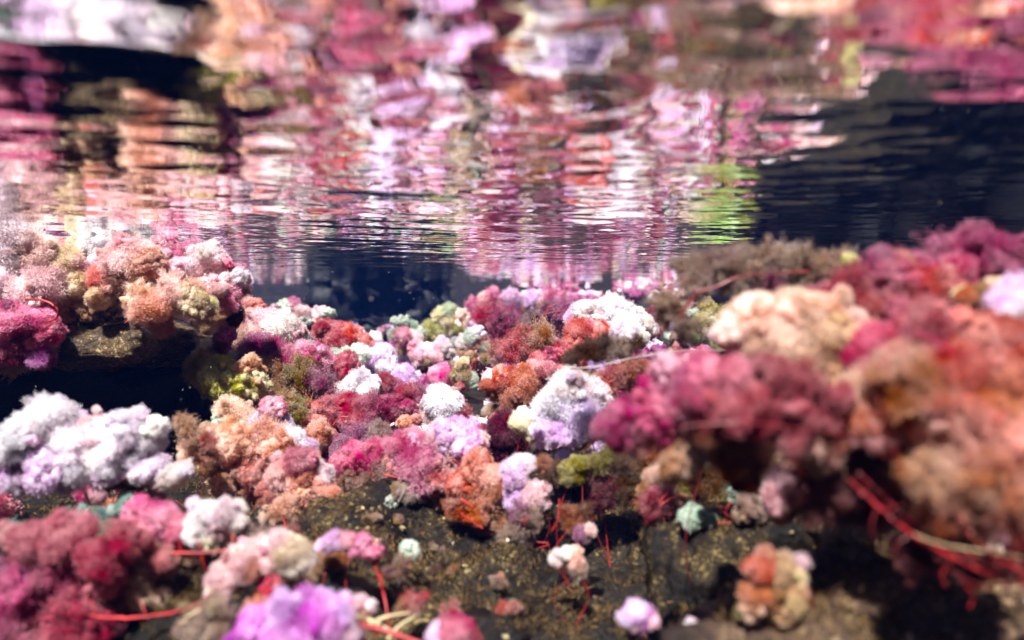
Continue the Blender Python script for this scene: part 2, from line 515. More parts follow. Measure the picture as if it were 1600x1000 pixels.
FAN_REF = [None]
HAND = []            # (u, v, r, d) of every tuft set out by hand: random plants keep clear of them
ROOTS = []
SHORT = []           # (u, v, d, label) of the plants set out by hand
def plant(label, d, lobes, kind='p', stems=(), dz=None, back=.6, group=None, stalks=2):
    """lobes 'u,v,r,colour;...' in photo pixels at distance d (metres); stems: (material, radius px, [(u,v,dd)...])"""
    r = random.Random(label)
    L = []
    for s in lobes.split(';'):
        u, v, rr, c = s.split(',')
        u, v, rr = float(u), float(v), float(rr)
        rw = rr * d / FPX
        dd = d + r.uniform(-.5, .5) * rw
        L.append((at(u, v, dd), rw, c.strip(), u, v, rr))
        HAND.append((u, v, rr, d))
    cx = sum(l[0].x for l in L) / len(L); cy = sum(l[0].y for l in L) / len(L)
    zt = max(l[0].z + .0 for l in L)
    base = Vector((cx, cy + .01, ground_z(cx, cy + .01, min(zt + .01, WATER_Z))))
    root = root_at(base, label, group)
    ROOTS.append((base.x, base.y))
    wis = kind == 'w'; soft = .0 if any(l.rstrip().endswith(',W') for l in lobes.split(';')) else (.14 if len(L) >= 5 else 0)
    mean = [sum(PAL[l[2]][i] for l in L) / len(L) for i in range(3)]
    SHORT.append((sum(l[3] for l in L) / len(L), sum(l[4] for l in L) / len(L), d, label))
    for p, rw, c, u, v, rr in L:
        tuft(root, p, rw * 1.3, tint(c, r, .10, mean), r, wis or r.random() < soft)
        if rr >= 15.5 and len(L) >= 4:                                         # smaller lobes break the outline
            for k in range(2):
                e = Vector((r.uniform(-1, 1), r.uniform(-1, .4), r.uniform(-.6, 1))).normalized()
                tuft(root, p + e * rw * r.uniform(.95, 1.3), rw * r.uniform(.26, .5), tint(c, r, .18, mean), r, wis or r.random() < .22)
        if r.random() < back and rw > .006:                 # the clump goes on behind
            q = p + Vector((r.uniform(-.7, .7) * rw, r.uniform(1.0, 2.0) * rw, -r.uniform(.15, .6) * rw))
            tuft(root, q, rw * r.uniform(.8, 1.1), tint(c, r, .2, mean), r, wis)
    # older, browner leaves low down in the clump
    if kind == 'p' and len(L) >= 6 and base.z < -.06:
        for k in range(3):
            p, rw = L[(k * 2 + 1) % len(L)][:2]
            q = p + Vector((r.uniform(-.8, .8) * rw, r.uniform(.2, .9) * rw, -r.uniform(.9, 1.5) * rw))
            tuft(root, q, rw * r.uniform(.7, .95), tint(r.choice("TTNOUIA"), r, .15), r, r.random() < .5)
    # stalks from the foot up into the clump
    for k in range(min(stalks, len(L), 1 if len(L) < 5 else 9)):
        p, rw = L[(k * 3) % len(L)][:2]
        foot = base + Vector((r.uniform(-.012, .012), r.uniform(-.008, .012), -.006))
        mid = foot.lerp(p, .5) + Vector((r.uniform(-.025, .025), r.uniform(-.012, .012), .004))
        pts = [q - base for q in curve([foot, mid, p + Vector((0, 0, -rw * .3))], 5)]
        w = max(.0006, min(.0014, rw * .045))
        V, F = tube(pts, w, w * .6)
        mesh_obj("stem", V, F, M_RED if r.random() < .7 else M_DKRED, root)
    for mat, w, poly in stems:
        pts = [at(u, v, dd) - base for u, v, dd in poly]
        k0, k1 = (.62, .42) if stems is not FAN_REF[0] else (.40, .74)
        V, F = tube(curve(pts, 7, .0004 * w / 5), k0 * w * poly[0][2] / FPX, k1 * w * poly[-1][2] / FPX, 8)
        mesh_obj("stem", V, F, mat, root)
    return root

RS, DR, ST, GT = M_RED, M_DKRED, M_STRAW, M_GREY
# ---- on top of the slab at left
plant("pale pink plant at the left edge on the rock slab", 0.980, "15,388,34,W;50,398,28,P;20,430,34,W;55,448,28,P;12,478,26,P;-15,410,30,P", stalks=0)
plant("magenta and pink plant with a curling red stem at left edge of slab", 0.937, "20,502,28,p;58,503,26,p;76,515,16,H;25,545,24,H;58,530,18,p;62,556,14,V;-10,525,28,p", stems=((RS, 3, [(40, 468, 0.927), (70, 470, 0.921), (90, 484, 0.921), (84, 500, 0.927), (55, 502, 0.927)]), (RS, 2.5, [(-10, 468, 0.916), (15, 478, 0.916), (30, 485, 0.927)])), stalks=0)
plant("pure white crest plant touching the water surface above the slab", 1.086, "180,368,26,W;152,376,20,W;210,374,20,W;130,388,17,K;195,385,18,W", stalks=0)
plant("cream and pink plant left of the salmon one on the slab", 1.012, "95,412,24,K;112,430,24,P;78,392,18,P;125,442,23,K;85,440,18,Q;105,470,22,B;130,482,18,T;100,492,16,E", stalks=0)
plant("peach and pale pink domed plant in the middle of the slab top", 0.990, "200,403,26,P;225,415,23,E;185,433,26,E;160,438,20,S;215,445,23,B;170,462,20,K;175,410,18,P", stalks=0)
plant("pale pink round plant above the peach one on the slab", 1.033, "245,402,22,W;270,415,20,P;240,428,22,E;258,390,18,p;150,412,14,W;165,420,14,W", stalks=0)
plant("peach plant hanging over the lip of the slab", 0.969, "285,462,26,B;302,472,20,K;240,480,27,E;220,470,22,B;250,500,20,I;272,450,18,P", stems=((RS, 1.6, [(195, 505, 0.959), (215, 492, 0.959), (235, 490, 0.959)]),), stalks=0)
plant("rose pink plant with a white end at right tip of slab", 1.065, "322,410,26,W;345,430,24,p;330,450,26,P;365,437,18,W;302,404,18,p;350,468,22,p;340,480,18,E", stalks=0)
plant("mauve plant hanging below the right tip of slab", 1.097, "354,498,16,Q;352,518,16,V;347,538,13,Q;360,485,12,p", stems=((RS, 1.4, [(300, 483, 1.022), (320, 486, 1.022), (333, 496, 1.033)]),), stalks=0)
plant("tiny cream plant under the right tip of slab", 1.065, "328,508,10,K;336,500,8,K;322,515,7,T", back=.2, stalks=0)
plant("small brown plant behind the rose one at slab tip", 1.331, "375,477,17,P;400,480,14,S;388,498,14,T")

# ---- left of centre, middle distance
plant("pale pink plant with white crown right of the slab", 1.3, "410,507,24,P;440,512,22,W;456,530,18,P;400,526,22,I;380,532,18,T;465,518,13,P;472,533,10,G;420,530,20,P")
plant("mint and pink beady plant before the black cave", 1.9, "445,477,9,G;456,478,11,p;471,490,11,P;476,501,11,G;460,496,12,P;448,490,9,W", stalks=3)
plant("small pale pink plant just left of the black cave", 2.0, "500,492,11,P;514,490,8,G;491,502,9,P;506,503,9,G")
plant("salmon domed plant between white ball and pale pink plant", 1.45, "520,525,20,R;545,527,20,S;500,532,14,R;561,536,14,S;530,540,16,R")
plant("magenta and rose ridge plant behind the olive one", 1.2, "400,552,25,Q;430,555,23,M;455,566,20,M;480,557,20,p;500,562,17,p;376,556,18,I;420,575,18,R")
plant("yellow olive plant beside the black hollow", 1.05, "315,578,21,O;342,588,24,Y;375,600,27,Y;396,603,18,K;356,612,20,O;302,577,13,O;335,600,18,O;385,575,18,E", stems=((RS, 1.6, [(370, 632, 1.04), (395, 624, 1.04), (425, 628, 1.05)]),))
plant("small cream plant on top of the olive one", 1.12, "330,553,16,K;350,556,13,G;318,560,10,K;345,566,12,T")
plant("tan and brown plant with dark branching stem behind white cluster", 1.15, "440,590,22,T;470,588,22,O;495,602,22,Q;415,580,18,T;420,612,18,I;458,612,16,N;505,620,18,X", kind='w', stems=((DR, 3, [(488, 640, 1.12), (480, 618, 1.12), (462, 604, 1.12)]), (DR, 2, [(485, 628, 1.12), (492, 605, 1.13)])), stalks=1)
plant("round lavender white ball plant in mid distance", 1.45, "595,562,24,L;598,568,18,W", back=.4)
plant("small lavender plant right of white ball", 1.4, "635,588,15,L;622,598,12,L;640,600,10,P;630,580,10,L")
plant("bright white cotton plant below the round ball", 1.2, "555,597,15,W;575,606,14,W;537,611,13,W;566,590,11,W;546,606,13,W;585,597,8,W;530,620,9,L")
plant("mint white capped plant left of the round ball", 1.38, "545,555,16,G;560,553,11,W;526,556,11,G;550,560,12,W")
plant("crimson plant wrapping around the bright white cotton plant", 1.24, "540,577,18,R;602,600,16,C;620,612,14,M;516,582,16,M;610,622,13,p;590,620,14,C")
plant("salmon red arching plant in front of the white cotton one", 1.08, "490,652,19,S;520,643,21,R;550,640,19,R;580,640,21,M;610,640,19,M;476,662,14,S;635,642,16,M;560,660,18,R", stems=((RS, 2, [(520, 665, 1.05), (532, 652, 1.05), (545, 652, 1.05)]), (RS, 1.5, [(532, 652, 1.05), (540, 665, 1.05)])))
plant("grey mauve plant behind the big pink mound", 1.0, "560,690,23,Q;590,686,21,U;540,700,18,Q;575,700,18,U;610,700,16,I")
plant("pair of peach balls below the arching salmon plant", 1.02, "495,682,20,E;635,662,12,E;650,655,9,S;505,690,14,B;640,676,11,p", stalks=1)
plant("cream green and lavender plant left of the arching salmon one", .98, "365,645,23,K;350,660,16,G;405,665,19,L;385,660,18,K;425,640,15,p;440,660,14,L;372,672,16,K")
plant("olive brown plant between cream and salmon ones", 1.06, "465,640,17,O;445,625,15,T;455,655,14,O", kind='w')
plant("white pink plant with crimson skirt left of dark channel", 1.12, "690,630,20,W;670,640,16,P;706,628,14,W;683,643,14,P")
plant("crimson bush behind the white pink plant", 1.2, "640,620,17,R;655,645,15,C;722,655,11,C;660,615,15,Q;650,630,14,M;705,660,12,C;720,640,12,I", kind='w')
plant("salmon tan spread plant under the cream green one", .85, "330,690,22,B;360,690,25,E;400,690,27,E;430,702,22,E;302,702,20,B;375,722,23,B;320,722,18,K;400,742,25,I;355,757,20,B;395,715,20,E;425,680,18,E;385,770,16,T")
plant("white pink ruffled plant over the salmon tan one", .90, "455,690,20,W;476,697,14,L;440,686,14,P;462,702,14,P")
plant("big fluffy peach plant left of the pink mound", .78, "440,742,23,P;475,747,27,E;490,777,27,E;455,790,25,E;430,800,18,B;506,740,15,W;500,802,20,E;470,722,18,p;420,765,18,I;470,805,16,B;512,770,14,E", stems=((RS, 3, [(455, 860, .72), (448, 840, .73), (443, 805, .76)]), (RS, 2, [(455, 840, .73), (462, 820, .74)])))
plant("row of tiny cream beads at the foot of the peach plant", .76, "512,813,8,K;524,822,7,K;505,818,7,T;530,830,5,K", back=0, stalks=1)

# ---- left, in front of the black hollow
plant("big white and pink cloud shaped plant at left before the black hollow", .66, "75,655,28,W;40,682,31,W;28,702,24,L;110,690,34,W;150,672,27,P;190,672,26,W;230,684,24,W;140,720,34,W;80,722,34,L;30,748,19,L;190,716,30,W;236,735,21,W;275,740,18,W;290,735,10,W;60,752,18,P;110,745,18,L;165,742,18,L;215,655,14,W;245,665,12,W", back=.5, dz=0)
plant("rusty tan plant right of the white cloud plant", .78, "300,682,22,T;312,710,20,A;286,662,13,T;325,690,14,I", kind='w')
plant("teal and green beads under the white cloud plant", .66, "200,790,14,t;130,802,12,t;160,806,11,t;95,810,9,G;20,832,14,t;100,797,7,t;180,798,10,G;145,798,8,O", stalks=3)
plant("brown algae wisps below the white cloud plant", .68, "170,758,12,N;200,760,12,N;150,756,9,U;225,765,10,T;240,780,12,U", kind='w')

# ---- bottom left
plant("large rose and magenta bush in bottom left corner", .50, "60,850,32,R;110,842,32,R;28,880,28,Q;90,890,36,H;50,920,36,M;122,910,34,M;100,960,40,R;40,970,36,M;160,872,28,R;192,842,22,R;18,842,20,I;75,885,24,V;165,905,24,R;135,985,30,C;-10,930,30,M;10,1010,34,M;75,1010,36,C", back=.5)
plant("pink ruffle plant above the rose bush", .56, "215,805,19,p;250,812,23,p;282,825,19,H;230,830,18,P;275,842,13,p;205,820,14,P")
plant("white puff on a level red stem at lower left", .54, "325,808,25,W;350,800,18,W;370,815,10,W;310,830,19,W;332,838,18,K;365,805,10,P;345,825,16,P", stems=((RS, 4, [(195, 862, .52), (260, 864, .52), (320, 864, .52), (360, 858, .525)]), (RS, 2.5, [(282, 863, .52), (281, 845, .52)]), (RS, 2.5, [(318, 863, .52), (308, 845, .525)]), (RS, 2.5, [(365, 848, .53), (362, 830, .535)])))
plant("tan and cream plant behind the long red stem at lower left", .52, "230,880,22,I;256,876,16,R;200,905,25,T;180,930,22,T;220,930,19,K;246,935,15,K;210,885,16,I;165,915,16,I", stems=((RS, 4.5, [(125, 958, .49), (180, 966, .485), (240, 962, .485), (300, 948, .485), (345, 920, .49)]), (RS, 2.5, [(228, 960, .486), (218, 935, .49)]), (RS, 2.5, [(150, 960, .486), (143, 935, .49)])))
plant("long pale pink sausage plant on red stems at lower left", .50, "400,865,25,P;375,877,24,P;425,866,22,P;355,897,21,P;341,920,17,P;455,866,22,K;462,880,18,W;437,852,17,P;345,908,17,P;395,885,18,E", back=.35, stems=((RS, 3.5, [(400, 935, .49), (425, 915, .49), (440, 895, .495)]), (RS, 3.5, [(470, 885, .5), (485, 905, .5), (500, 925, .505)]), (RS, 3, [(440, 900, .495), (430, 930, .49), (420, 950, .49)]), (RS, 3, [(450, 895, .495), (470, 925, .495)]), (RS, 2, [(465, 890, .5), (478, 920, .5)])))
plant("grey brown wispy plant at the bottom edge, left", .46, "330,970,25,U;300,976,18,U;345,990,18,T;315,990,16,K", kind='w', stems=((ST, 3, [(290, 965, .45), (325, 945, .455), (345, 930, .46)]), (ST, 2, [(280, 975, .45), (320, 955, .455)])))
plant("rust brown puff at bottom edge beside violet plant", .47, "398,965,22,A;380,985,18,A;410,950,12,S")
plant("big violet pink plant at the bottom edge", .42, "400,988,30,V;440,962,28,L;480,957,31,V;520,955,31,L;500,985,36,V;450,992,36,V;535,980,15,P;545,960,10,L;400,1015,34,V;520,1010,30,P", back=.5)
plant("pink cap on a thin red stalk over the bare rock", .55, "520,846,15,L;545,846,14,P;568,850,15,p;580,863,12,p;508,852,11,L;532,840,11,L;558,856,12,p", back=.3, stalks=0, stems=((RS, 3.4, [(574, 866, .55), (590, 895, .545), (600, 930, .54), (606, 965, .53), (612, 990, .53)]), (RS, 2.2, [(598, 920, .54), (596, 905, .54), (598, 895, .54)]), (RS, 1.6, [(541, 860, .56), (540, 890, .56), (541, 930, .555)])))
plant("small pale green puff on bare rock near pink cap", .62, "640,860,12,G;648,868,8,T;632,870,8,T", stalks=1)
plant("taupe tuft with red tip on the bare rock", .58, "620,888,13,U;632,880,10,U;610,895,9,Q;600,850,8,N;597,862,8,N", kind='w', stems=((RS, 2, [(622, 898, .575), (636, 886, .575), (642, 880, .575)]),))
plant("pink and white pair of puffs beside the stalk foot", .50, "563,940,12,P;580,946,10,W;555,950,10,H;572,955,10,E", stalks=1)
plant("rose brown wisp on yellow grit at bottom", .53, "645,942,15,I;660,935,10,R;630,950,10,T", kind='w', stems=((RS, 2.2, [(648, 940, .525), (660, 932, .525), (672, 930, .525)]),))
plant("crimson and lavender plant at bottom edge in the middle", .45, "712,985,21,H;687,992,16,L;732,998,16,R;705,970,12,R;720,1010,20,C")

# ---- the big mound in the middle
plant("hot pink ruffled plant on the left side of pink mound", .86, "540,727,19,H;560,712,21,H;590,710,20,p;615,716,19,S;536,746,12,H;575,730,16,R")
plant("taupe wispy plant under the hot pink one", .84, "590,742,22,U;575,757,16,U;605,750,14,I", kind='w')
plant("big pale pink mound plant in the middle", .80, "640,702,26,p;680,700,32,P;720,692,28,L;742,690,17,P;660,727,27,p;690,740,26,I;660,762,18,I;640,688,17,p;700,680,20,L;715,720,22,P;620,700,15,p;685,765,18,T", stems=((DR, 4, [(708, 718, .765), (735, 742, .765), (760, 762, .77)]), (RS, 3, [(741, 712, .765), (743, 730, .765), (740, 745, .765)]), (RS, 2.6, [(600, 742, .80), (635, 750, .79), (665, 765, .78), (690, 780, .78)])))
plant("salmon and orange brown plant under the pink mound", .76, "745,730,19,S;730,760,24,S;760,780,24,o;745,800,17,A;780,812,17,T;760,822,13,A;770,745,18,E;715,790,16,A;785,785,16,T", stems=((RS, 3, [(712, 795, .735), (730, 810, .735), (755, 826, .735)]), (RS, 3.5, [(720, 780, .74), (740, 795, .74)])), kind='p')
plant("lavender white plant right of the salmon brown one", .75, "800,742,19,L;816,726,14,W;796,765,13,L;836,776,19,P;812,782,17,L;848,766,10,P;825,795,15,I")
plant("taupe veil of dying leaves under the lavender plant", .72, "815,820,21,U;800,840,17,U;830,812,15,U;820,842,13,U;812,800,15,Q;800,858,11,U", kind='w', stems=((RS, 1.5, [(815, 815, .69), (828, 805, .69)]), (RS, 1.5, [(820, 822, .69), (818, 803, .69)])))
plant("burgundy leaf bush between pink mound and white plant", .92, "790,677,24,X;802,700,22,X;772,692,17,X;812,662,15,X;795,660,15,C", kind='p')
plant("orange and red plant with pointed left end", 1.0, "762,602,10,o;790,600,20,S;820,600,24,o;850,597,19,C;800,625,21,o;840,620,21,C;782,588,15,E;812,650,18,C;862,630,15,E;775,610,12,o;830,580,14,P;855,580,12,p")
plant("big bright white ruffled plant right of centre", .80, "890,605,26,W;920,620,24,W;870,640,26,W;905,650,30,L;850,670,21,L;935,640,16,W;885,675,19,L;920,672,15,W;900,590,15,W;938,660,12,L;860,690,10,L", back=.4)
plant("cream bud left under the white ruffled plant", .82, "815,660,15,K;826,672,12,K;820,645,10,W;838,684,9,K")
plant("olive puff on a thin stalk over the dark gap", .72, "895,735,19,O;905,725,12,O;888,745,10,O", stalks=1)
plant("brown tuft left of the olive puff", .76, "860,742,17,N;850,725,12,A;870,730,10,N", kind='w')
plant("dark plum plant right of the olive puff", .74, "950,750,26,X;970,732,17,N;932,722,13,O;945,722,15,O;975,760,15,N;940,775,18,X;985,740,10,U", kind='w')
plant("tan button pair in the dark gap under peach plant", .78, "560,802,12,T;572,796,7,T;553,808,8,T", back=.2, stalks=1)
plant("tiny mint bead beside the tan buttons", .78, "595,793,6,G;599,796,4,G", back=0, stalks=1)
plant("grey puff with a white loop in the dark gap", .78, "630,770,15,U;615,782,9,G;640,776,10,U;622,760,9,T", stems=((GT, 1.5, [(622, 785, .75), (632, 765, .75), (627, 758, .75), (620, 772, .75)]),))
plant("little white and tan flower-like tuft on gritty rock", .60, "876,868,10,W;888,864,9,W;897,875,12,E;905,890,10,T;868,875,8,W;900,862,8,E", back=.2)
plant("brown wisp with red stem right of the taupe veil", .66, "900,812,15,A;912,800,11,N;885,800,10,A", kind='w', stems=((RS, 2, [(862, 830, .65), (872, 810, .65), (874, 780, .655)]),))
plant("small lavender taupe tuft above the flower-like tuft", .64, "906,835,9,Q;922,828,8,P;914,840,7,U", stalks=1)
plant("crimson star plant low beside the mint balls", .66, "1030,785,22,C;1018,792,15,C;1045,792,14,C;1035,772,13,H", kind='w', stems=((RS, 2, [(1030, 785, .64), (1050, 760, .64), (1056, 748, .64)]), (RS, 2, [(1032, 788, .64), (1060, 772, .64)])))
plant("tan plant behind the crimson star", .70, "1012,767,12,T;1040,750,19,T;1075,790,14,T;1060,785,12,A;1005,790,9,T;1020,745,12,B")
plant("round mint green ball on dark rock", .62, "1080,808,15,G;1094,800,7,G;1074,818,9,G", stalks=1, back=.3)
plant("small green bead right of the mint ball", .62, "1110,815,9,G;1114,812,5,O", stalks=1, back=0)
plant("mint puff with grey side above the beads", .64, "1155,768,13,G;1167,776,12,G;1148,780,8,G", stalks=1)
plant("taupe puff in front of the grey mint one", .61, "1170,792,17,U;1180,804,13,U;1162,806,12,U;1182,785,10,U", kind='p', stalks=1)
plant("soft pink puff at right below red plants", .46, "1225,757,26,P;1216,782,21,P;1237,737,15,L;1246,790,12,O;1216,802,14,E;1205,770,14,P;1240,770,16,P", stalks=0)
plant("lavender pink ball at the bottom edge in the crevice", .46, "980,966,13,L;1005,966,14,V;994,957,13,L;1020,972,9,P;992,975,10,P", stalks=1, back=.3)
plant("tiny white ball beside the lavender one in crevice", .46, "1080,973,9,W;1088,978,6,L;1074,979,6,G", stalks=1, back=.2)
plant("cream and salmon ragged tuft standing on the lower right rock", .40, "1185,887,20,S;1220,892,23,K;1240,902,18,K;1185,930,22,E;1210,940,24,T;1236,940,20,K;1252,877,9,W;1200,870,14,E;1175,952,14,B;1225,962,14,T;1245,925,14,B")

# ---- far, middle
plant("curved mint plant at right foot of the black cave", 2.3, "630,504,9,G;644,510,9,G;655,520,8,G;619,502,7,G")
plant("pale green and pink plant right of the black cave", 2.4, "690,495,14,K;705,505,14,K;720,500,12,P;680,518,14,Y;668,526,12,O;700,486,11,G;712,515,11,Y")
plant("cream pink plant below the curved mint one", 2.0, "630,526,12,p;646,532,12,P;636,543,14,K;615,522,10,G;645,548,11,T", stalks=3)
plant("white beaded plant with dark stems in the far channel", 1.8, "670,550,12,W;655,553,12,P;690,540,10,L;701,546,10,W;665,565,11,K;680,556,11,P;712,538,8,G;648,543,8,p", stalks=4)
plant("white and tan branching plant in mid channel", 1.75, "735,526,10,G;724,535,10,W;746,540,14,I;735,556,12,T;757,545,10,G;745,520,9,W;725,550,10,T;760,560,9,O", stalks=4, stems=((DR, 1.2, [(742, 580, 1.72), (744, 560, 1.72), (738, 545, 1.72)]), (RS, 1.2, [(727, 578, 1.7), (745, 562, 1.7), (762, 550, 1.7)])))
plant("tan plant with a white bead in the dark channel", 1.55, "722,580,12,T;735,592,8,G;712,586,9,O;722,568,9,K")
plant("magenta leafy bush far back right of centre", 2.0, "760,490,17,R;780,500,20,M;800,497,15,M;775,526,17,H;755,505,13,R;788,520,14,R;770,540,13,H", kind='w')
plant("pale pink far plant right beside the water line", 3.0, "760,470,13,P;782,476,12,I;742,480,11,p;800,465,14,L;770,462,10,p")
plant("white lavender far plant by the water line, middle", 3.1, "830,466,13,L;850,470,12,P;868,466,12,p;815,478,10,I;845,480,10,I")
plant("brown red branching bush left of long white plant", 1.7, "845,500,16,N;862,490,15,Q;880,485,14,Q;830,505,13,U;870,505,13,M;850,485,12,U", kind='w', stems=((RS, 1.4, [(842, 495, 1.66), (862, 488, 1.66), (885, 485, 1.66)]), (RS, 1.2, [(862, 488, 1.66), (875, 498, 1.66), (890, 500, 1.66)]), (RS, 1.2, [(850, 492, 1.66), (858, 480, 1.66), (872, 474, 1.66)])))
plant("long white cloud plant right of centre in mid distance", 1.5, "920,492,22,W;950,490,24,W;980,498,22,W;1002,505,17,W;904,496,14,L;965,485,15,W;935,505,17,P;1015,512,10,W")
plant("salmon plant below the long white one", 1.3, "905,526,19,S;935,526,17,S;920,515,13,p;895,540,13,S")
plant("small white plant below the long white one at right", 1.28, "982,520,16,W;1000,524,12,W;965,520,11,W")
plant("tan and rose plant behind orange pointed one", 1.25, "850,526,18,T;830,542,17,I;800,546,18,R;870,546,13,R;820,525,14,I;780,552,13,I;845,545,14,T", kind='w', stems=((RS, 1.4, [(780, 535, 1.2), (805, 532, 1.2), (835, 550, 1.2)]), (RS, 1.4, [(805, 532, 1.2), (825, 545, 1.2)])))
plant("yellow cream plant behind the taupe wisps", 1.4, "1100,500,17,K;1125,507,14,Y;1082,492,12,G;1140,515,11,Y;1105,480,12,O;1130,490,12,O;1080,475,10,P")
plant("bright lime green plant behind the taupe wisps, before the black wall", 2.1, "1105,515,22,g;1125,512,24,g;1145,518,20,Y;1120,528,20,g;1095,525,14,Y;1150,530,16,g;1075,520,14,O")
plant("hot rose plant above the orange pointed one", 1.1, "860,562,17,H;842,567,14,R;880,556,15,R;870,575,13,S")
plant("dark olive brown furry branch in front of the long white plant", .72, "900,553,13,N;920,547,14,N;945,542,15,N;970,540,15,U;995,537,12,N;935,555,11,N;960,552,11,U", kind='w', stems=((GT, 2.8, [(890, 576, .70), (930, 574, .70), (960, 566, .70), (1010, 556, .69), (1080, 547, .68), (1160, 552, .67), (1210, 575, .66)]),), stalks=0)
plant("red and orange scrub under the grey twig", .82, "985,580,17,A;960,586,15,C;1002,575,12,o;955,602,15,E;975,600,14,C;940,590,11,I", kind='w', stems=((RS, 2, [(938, 590, .79), (950, 598, .79), (958, 610, .79), (972, 612, .79)]), (RS, 1.6, [(950, 598, .79), (962, 592, .79)])))

# ---- right foreground bank
plant("grey taupe wispy plant along the water line at right", .55, "1080,424,21,U;1120,414,22,U;1160,408,22,U;1200,408,23,U;1250,408,22,U;1300,414,22,U;1042,472,19,U;1052,502,19,U;1075,514,15,U;1090,452,17,U;1150,437,17,U;1200,440,17,Q;1245,448,17,U;1100,437,15,U", kind='w', stems=((DR, 4, [(1085, 458, .53), (1120, 448, .53), (1160, 432, .53), (1220, 428, .53), (1265, 424, .53)]), (DR, 3, [(1060, 500, .53), (1075, 475, .53), (1088, 458, .53)])), stalks=0)
plant("tiny yellow tuft on the taupe wisps at right", .50, "1328,408,10,Y;1335,414,7,Y;1322,402,6,K", back=0, stalks=0)
plant("coral red domed plant behind the beige cloud at right", .46, "1330,442,27,C;1390,432,31,H;1440,452,36,S;1480,432,26,H;1420,484,36,H;1350,472,27,I;1310,460,22,R;1370,410,18,Q;1405,408,16,U", back=.6, stalks=0)
plant("deep magenta plant in the right corner at water line", .48, "1470,402,26,M;1520,392,31,M;1572,397,31,M;1502,422,31,H;1562,430,31,M;1610,405,28,M;1440,415,18,M;1535,440,25,R", stalks=0)
plant("white puff cut by the right edge", .40, "1582,470,28,L;1608,484,30,W;1570,492,17,W", back=.3, stalks=0)
plant("orange tan twisted leaf beside the white edge puff", .42, "1510,462,14,o;1535,457,16,T;1552,447,11,K;1530,480,11,A", stems=((ST, 3, [(1485, 462, .41), (1495, 452, .41), (1508, 446, .41)]),), stalks=0)
plant("broad beige cloud plant in the right foreground", .43, "1200,522,36,B;1250,512,40,B;1300,532,40,B;1350,547,35,B;1168,546,26,B;1230,562,40,B;1300,582,36,B;1370,582,26,T;1330,500,20,P;1180,498,34,B;1285,495,38,B;1240,482,28,B;1385,560,28,B;1150,520,24,P", back=.5, stalks=0)
plant("large coral and orange bush at the right edge", .37, "1440,540,44,H;1500,530,44,S;1560,540,40,S;1480,592,44,S;1560,602,44,o;1420,602,40,T;1605,562,38,S;1400,570,30,S;1530,570,34,S;1450,500,30,R", back=.5, stalks=0)
plant("hot pink and magenta plant left of the red bush", .45, "1050,580,26,P;1082,576,26,p;1020,612,25,M;980,652,26,M;958,667,22,M;1010,652,31,H;1032,640,31,p;1000,690,19,H;1062,602,31,M;1042,676,26,H;970,690,16,M", back=.5, stalks=0)
plant("crimson bush in the middle of the right foreground", .375, "1110,592,30,p;1150,590,30,H;1190,590,30,C;1130,642,30,R;1170,642,31,C;1222,622,34,C;1270,642,31,C;1312,622,22,C;1240,662,30,R;1200,655,26,C;1085,625,24,H;1160,615,26,R;1205,605,28,C;1250,600,26,C", back=.5, stems=((DR, 2.4, [(1060, 668, .36), (1150, 660, .352), (1230, 668, .35), (1310, 678, .35), (1360, 700, .35), (1388, 718, .35)]),), stalks=0)
plant("mauve brown drooping plant under the hot pink one", .44, "1100,642,25,Q;1090,680,24,Q;1090,702,20,U;1062,722,24,T;1042,742,18,B;1075,655,20,X;1110,665,20,N", stalks=0)
plant("rust tan round plant under the crimson bush", .40, "1150,692,30,T;1152,722,24,A;1162,746,19,D;1130,705,20,T;1175,710,22,T", back=.5, stalks=0)
plant("tiny white green puff between tan and mauve plants", .58, "1108,700,10,W;1100,715,11,G;1112,712,9,Y", stalks=1)
plant("tan brown loose plant under the beige cloud", .38, "1262,682,30,B;1292,702,26,I;1222,692,26,E;1350,642,31,E;1402,642,35,S;1452,662,35,B;1372,672,26,P;1340,610,24,B;1405,690,28,S;1450,700,28,I", back=.5, stems=((RS, 4, [(1430, 620, .35), (1455, 650, .35), (1485, 690, .35)]),), stalks=0)
plant("dark brown tuft at the top of the red stems", .40, "1322,722,29,N;1352,732,25,N;1290,735,22,D;1295,765,22,D;1380,735,22,A;1275,800,18,D", kind='w', stalks=0)
plant("olive brown bush in the right edge foreground", .34, "1500,652,36,S;1562,662,40,o;1500,742,44,T;1562,742,44,o;1605,702,44,S;1472,792,30,A;1540,802,34,A;1592,792,34,A;1450,745,28,T;1520,700,34,E", kind='w', back=.7, stalks=0)
FAN = []
